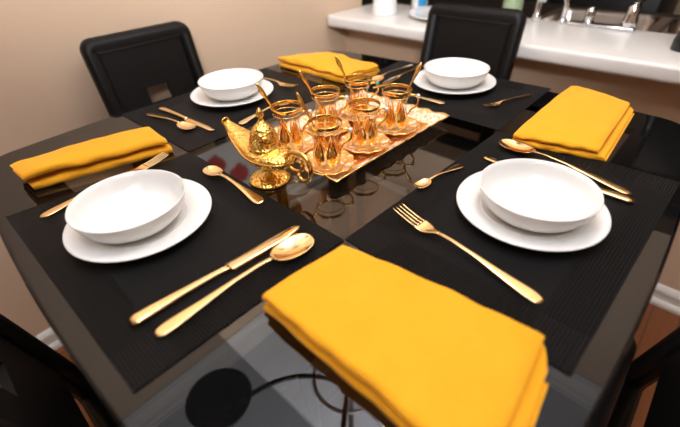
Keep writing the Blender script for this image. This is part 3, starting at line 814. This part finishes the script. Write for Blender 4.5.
# ------------------------------------------------------------------ chairs (origin on the floor under the seat centre, back toward +y)
def make_chair():
    t = thing('dining_chair', '', 'chair')
    lean = .20
    def backpt(x, z, off=0):    # a point on the back plane; z above floor
        return (x, .195+(z-.70)*lean+off, z)
    # seat cushion
    bm = bmesh.new(); box(bm, -.168, .168, -.20, .132, .515, .600); o = obj('seat', bm, M['leather'], t); bevel(o, .028, 5)
    # padded frame of the back: an elliptic profile swept round a rounded rectangle
    W, z0, z1, r = .150, .480, .968, .016
    path = []
    for cx, cz, a0 in ((W-r, z1-r, 0), (-W+r, z1-r, PI/2), (-W+r, z0+r, PI), (W-r, z0+r, 1.5*PI)):
        for a in frange(a0, a0+PI/2, 6): path.append((cx+r*math.cos(a), cz+r*math.sin(a), math.cos(a), math.sin(a)))
    bm = bmesh.new(); rings = []
    prof = [(.019, -.012), (.020, 0), (.019, .012), (.012, .021), (.002, .0245), (-.010, .021), (-.022, .011), (-.024, 0), (-.022, -.011), (-.010, -.021), (.002, -.0245), (.012, -.021)]
    for x, z, nx, nz in path:
        rings.append([bm.verts.new(backpt(x+nx*a, z+nz*a, b)) for a, b in prof])
    n = len(prof)
    for i in range(len(rings)):
        A, B = rings[i], rings[(i+1) % len(rings)]
        for k in range(n): bm.faces.new((A[k], A[(k+1) % n], B[(k+1) % n], B[k]))
    obj('back_frame', bm, M['leather'], t)
    # inner panel with the small rectangular hand hole
    xs = [-.135, -.036, .036, .135]; zs = [.600, .762, .824, .955]
    bm = bmesh.new(); vv = {}
    for s, off in ((0, -.006), (1, .006)):
        for i, x in enumerate(xs):
            for j, z in enumerate(zs): vv[s, i, j] = bm.verts.new(backpt(x, z, off))
    for i in range(3):
        for j in range(3):
            if (i, j) == (1, 1): continue
            bm.faces.new([vv[0, a, b] for a, b in ((i, j), (i+1, j), (i+1, j+1), (i, j+1))]); bm.faces.new([vv[1, a, b] for a, b in ((i, j), (i, j+1), (i+1, j+1), (i+1, j))])
    for (a, b) in (((1, 1), (2, 1)), ((2, 1), (2, 2)), ((2, 2), (1, 2)), ((1, 2), (1, 1))): bm.faces.new((vv[(0,)+a], vv[(0,)+b], vv[(1,)+b], vv[(1,)+a]))
    for k in range(3):
        for a, b in (((k, 0), (k+1, 0)), ((k, 3), (k+1, 3)), ((0, k), (0, k+1)), ((3, k), (3, k+1))): bm.faces.new((vv[(0,)+a], vv[(0,)+b], vv[(1,)+b], vv[(1,)+a]))
    obj('back_panel', bm, M['leather'], t, smooth=False)
    # rear legs run up as the posts carrying the back, front legs straight
    for s in (-1, 1):
        bm = bmesh.new(); tube([(s*.150, .215, 0), (s*.150, .180, .2), (s*.150, .152, .42), (s*.150, backpt(0, .52)[1], .52)], [.014, .017, .020, .018], 12, bm); obj('leg', bm, M['leather'], t)
        bm = bmesh.new(); tube([(s*.145, -.175, 0), (s*.145, -.172, .3), (s*.145, -.170, .52)], [.013, .017, .019], 12, bm); obj('leg', bm, M['leather'], t)
    bm = bmesh.new(); tube([(-.145, -.173, .22), (.145, -.173, .22)], .010, 8, bm); obj('footrest', bm, M['leather'], t)
    return t
ch = make_chair()
chs = [((-.008, .585), 0, 'black leather dining chair with small square hole in its back, against the beige wall'),
       ((.578, .148), -PI/2, 'black leather dining chair in front of the white bar counter'),
       ((-.432, .02), PI/2, 'black chair cut off at the lower left corner, pushed to the table edge'),
       ((.0, -.472), PI, 'black chair cut off at the lower right corner, pushed to the table edge')]
for i, (xy, rz, lab) in enumerate(chs):
    o = ch if i == 0 else dup(ch)
    o.location = (*xy, 0); o.rotation_euler = (0, 0, rz)
    tag(o, lab, 'chair', 'black dining chairs round the table')

# ------------------------------------------------------------------ chandelier above the table (seen mirrored in the glass)
cd = thing('chandelier', 'dark metal chandelier with bell shades, seen only mirrored in the table glass', 'chandelier', (0, 0, CE))
obj('canopy_plate', lathe([(0, 0), (.065, 0), (.06, -.02), (.02, -.035), (0, -.036)], 32), M['black_metal'], cd)
obj('rod', tube([(0, 0, -.03), (0, 0, -.62)], .009), M['black_metal'], cd)
obj('hub', lathe([(0, -.58), (.02, -.6), (.035, -.64), (.03, -.68), (.015, -.71), (.02, -.73), (0, -.76)], 28), M['black_metal'], cd)
obj('ring', tube([(.12*math.cos(a), .12*math.sin(a), -.70) for a in frange(0, 2*PI, 48)[:-1]], .007, 8, closed=True), M['foam'], cd)
for k in range(5):
    a = math.radians(145+72*k); c, s = math.cos(a), math.sin(a)
    P = lambda r, z: (r*c, r*s, z)
    arm = obj('arm', tube(bez(P(.02, -.66), P(.14, -.82), P(.28, -.80), P(.42, -.63)), .008, 10), M['black_metal'], cd)
    bm = lathe([(.012, 0), (.03, -.005), (.058, -.03), (.082, -.07), (.10, -.115), (.103, -.12), (.097, -.118), (.078, -.072), (.054, -.034), (.028, -.01), (0, -.006)], 40)
    bmesh.ops.translate(bm, verts=bm.verts, vec=P(.42, -.625))
    obj('lamp_shade', bm, M['bulb_glass'], arm)

# ------------------------------------------------------------------ lights
cl = thing('ceiling_fill', 'added round fill light on the ceiling, above and behind the viewer', 'fill light', (-1.15, -.95, CE))  # out-of-view fill, added to light the room and give the gold highlights
obj('fitting', lathe([(0, 0), (.27, 0), (.275, -.02), (.26, -.03), (0, -.03)], 48), M['white_trim'], cl)
obj('diffuser', lathe([(.255, -.031), (.24, -.055), (.18, -.075), (.09, -.086), (0, -.09)], 48), M['lamp'], cl)
def area(name, loc, target, size, power, col, spread=None):
    l = bpy.data.lights.new(name, 'AREA'); l.shape = 'SQUARE'; l.size = size; l.energy = power; l.color = col
    if spread: l.spread = spread
    o = bpy.data.objects.new(name, l); C.objects.link(o); o.location = loc
    o.rotation_euler = (Vector(target)-Vector(loc)).to_track_quat('-Z', 'Y').to_euler()
    return o
area('overhead_fill_light', (.38, -.18, CE-.10), (.1, -.1, T), .45, 11, (1, .95, .88))  # soft overhead fill added above the table, no lamp hangs there
area('bounced_light', (-.75, -.75, 1.75), (.15, .1, CE), .35, 52, (.98, .98, 1.0), math.radians(130))
area('kitchen_lamp_light', (2.0, -.2, CE-.08), (1.7, -.2, 0), .4, 5, (1, .85, .7))
w = bpy.data.worlds.new('World'); bpy.context.scene.world = w; w.use_nodes = True
w.node_tree.nodes['Background'].inputs[0].default_value = (.5, .5, .5, 1); w.node_tree.nodes['Background'].inputs[1].default_value = .2

# ------------------------------------------------------------------ camera
R = ((0.6776826647325489, -0.7344037409416948, -0.03738116118272422), (-0.4601346692528361, -0.3838467076430665, -0.800585904935352), (0.5736046478822394, 0.5597435576408337, -0.598050882120543))
cam = bpy.data.cameras.new('Camera'); co = bpy.data.objects.new('Camera', cam); C.objects.link(co)
m = Matrix(((R[0][0], -R[1][0], -R[2][0]), (R[0][1], -R[1][1], -R[2][1]), (R[0][2], -R[1][2], -R[2][2]))).to_4x4()
m.translation = Vector((-.539, -.517, T+.372)); co.matrix_world = m
cam.sensor_width = 36; cam.lens = 399.09/680*36; cam.clip_start = .01
cam.dof.use_dof = True; cam.dof.focus_distance = .74; cam.dof.aperture_fstop = 2.2
bpy.context.scene.camera = co
vs = bpy.context.scene.view_settings
vs.view_transform = 'Standard'; vs.look = 'None'; vs.gamma = 1; vs.exposure = 0.0; vs.use_curve_mapping = False
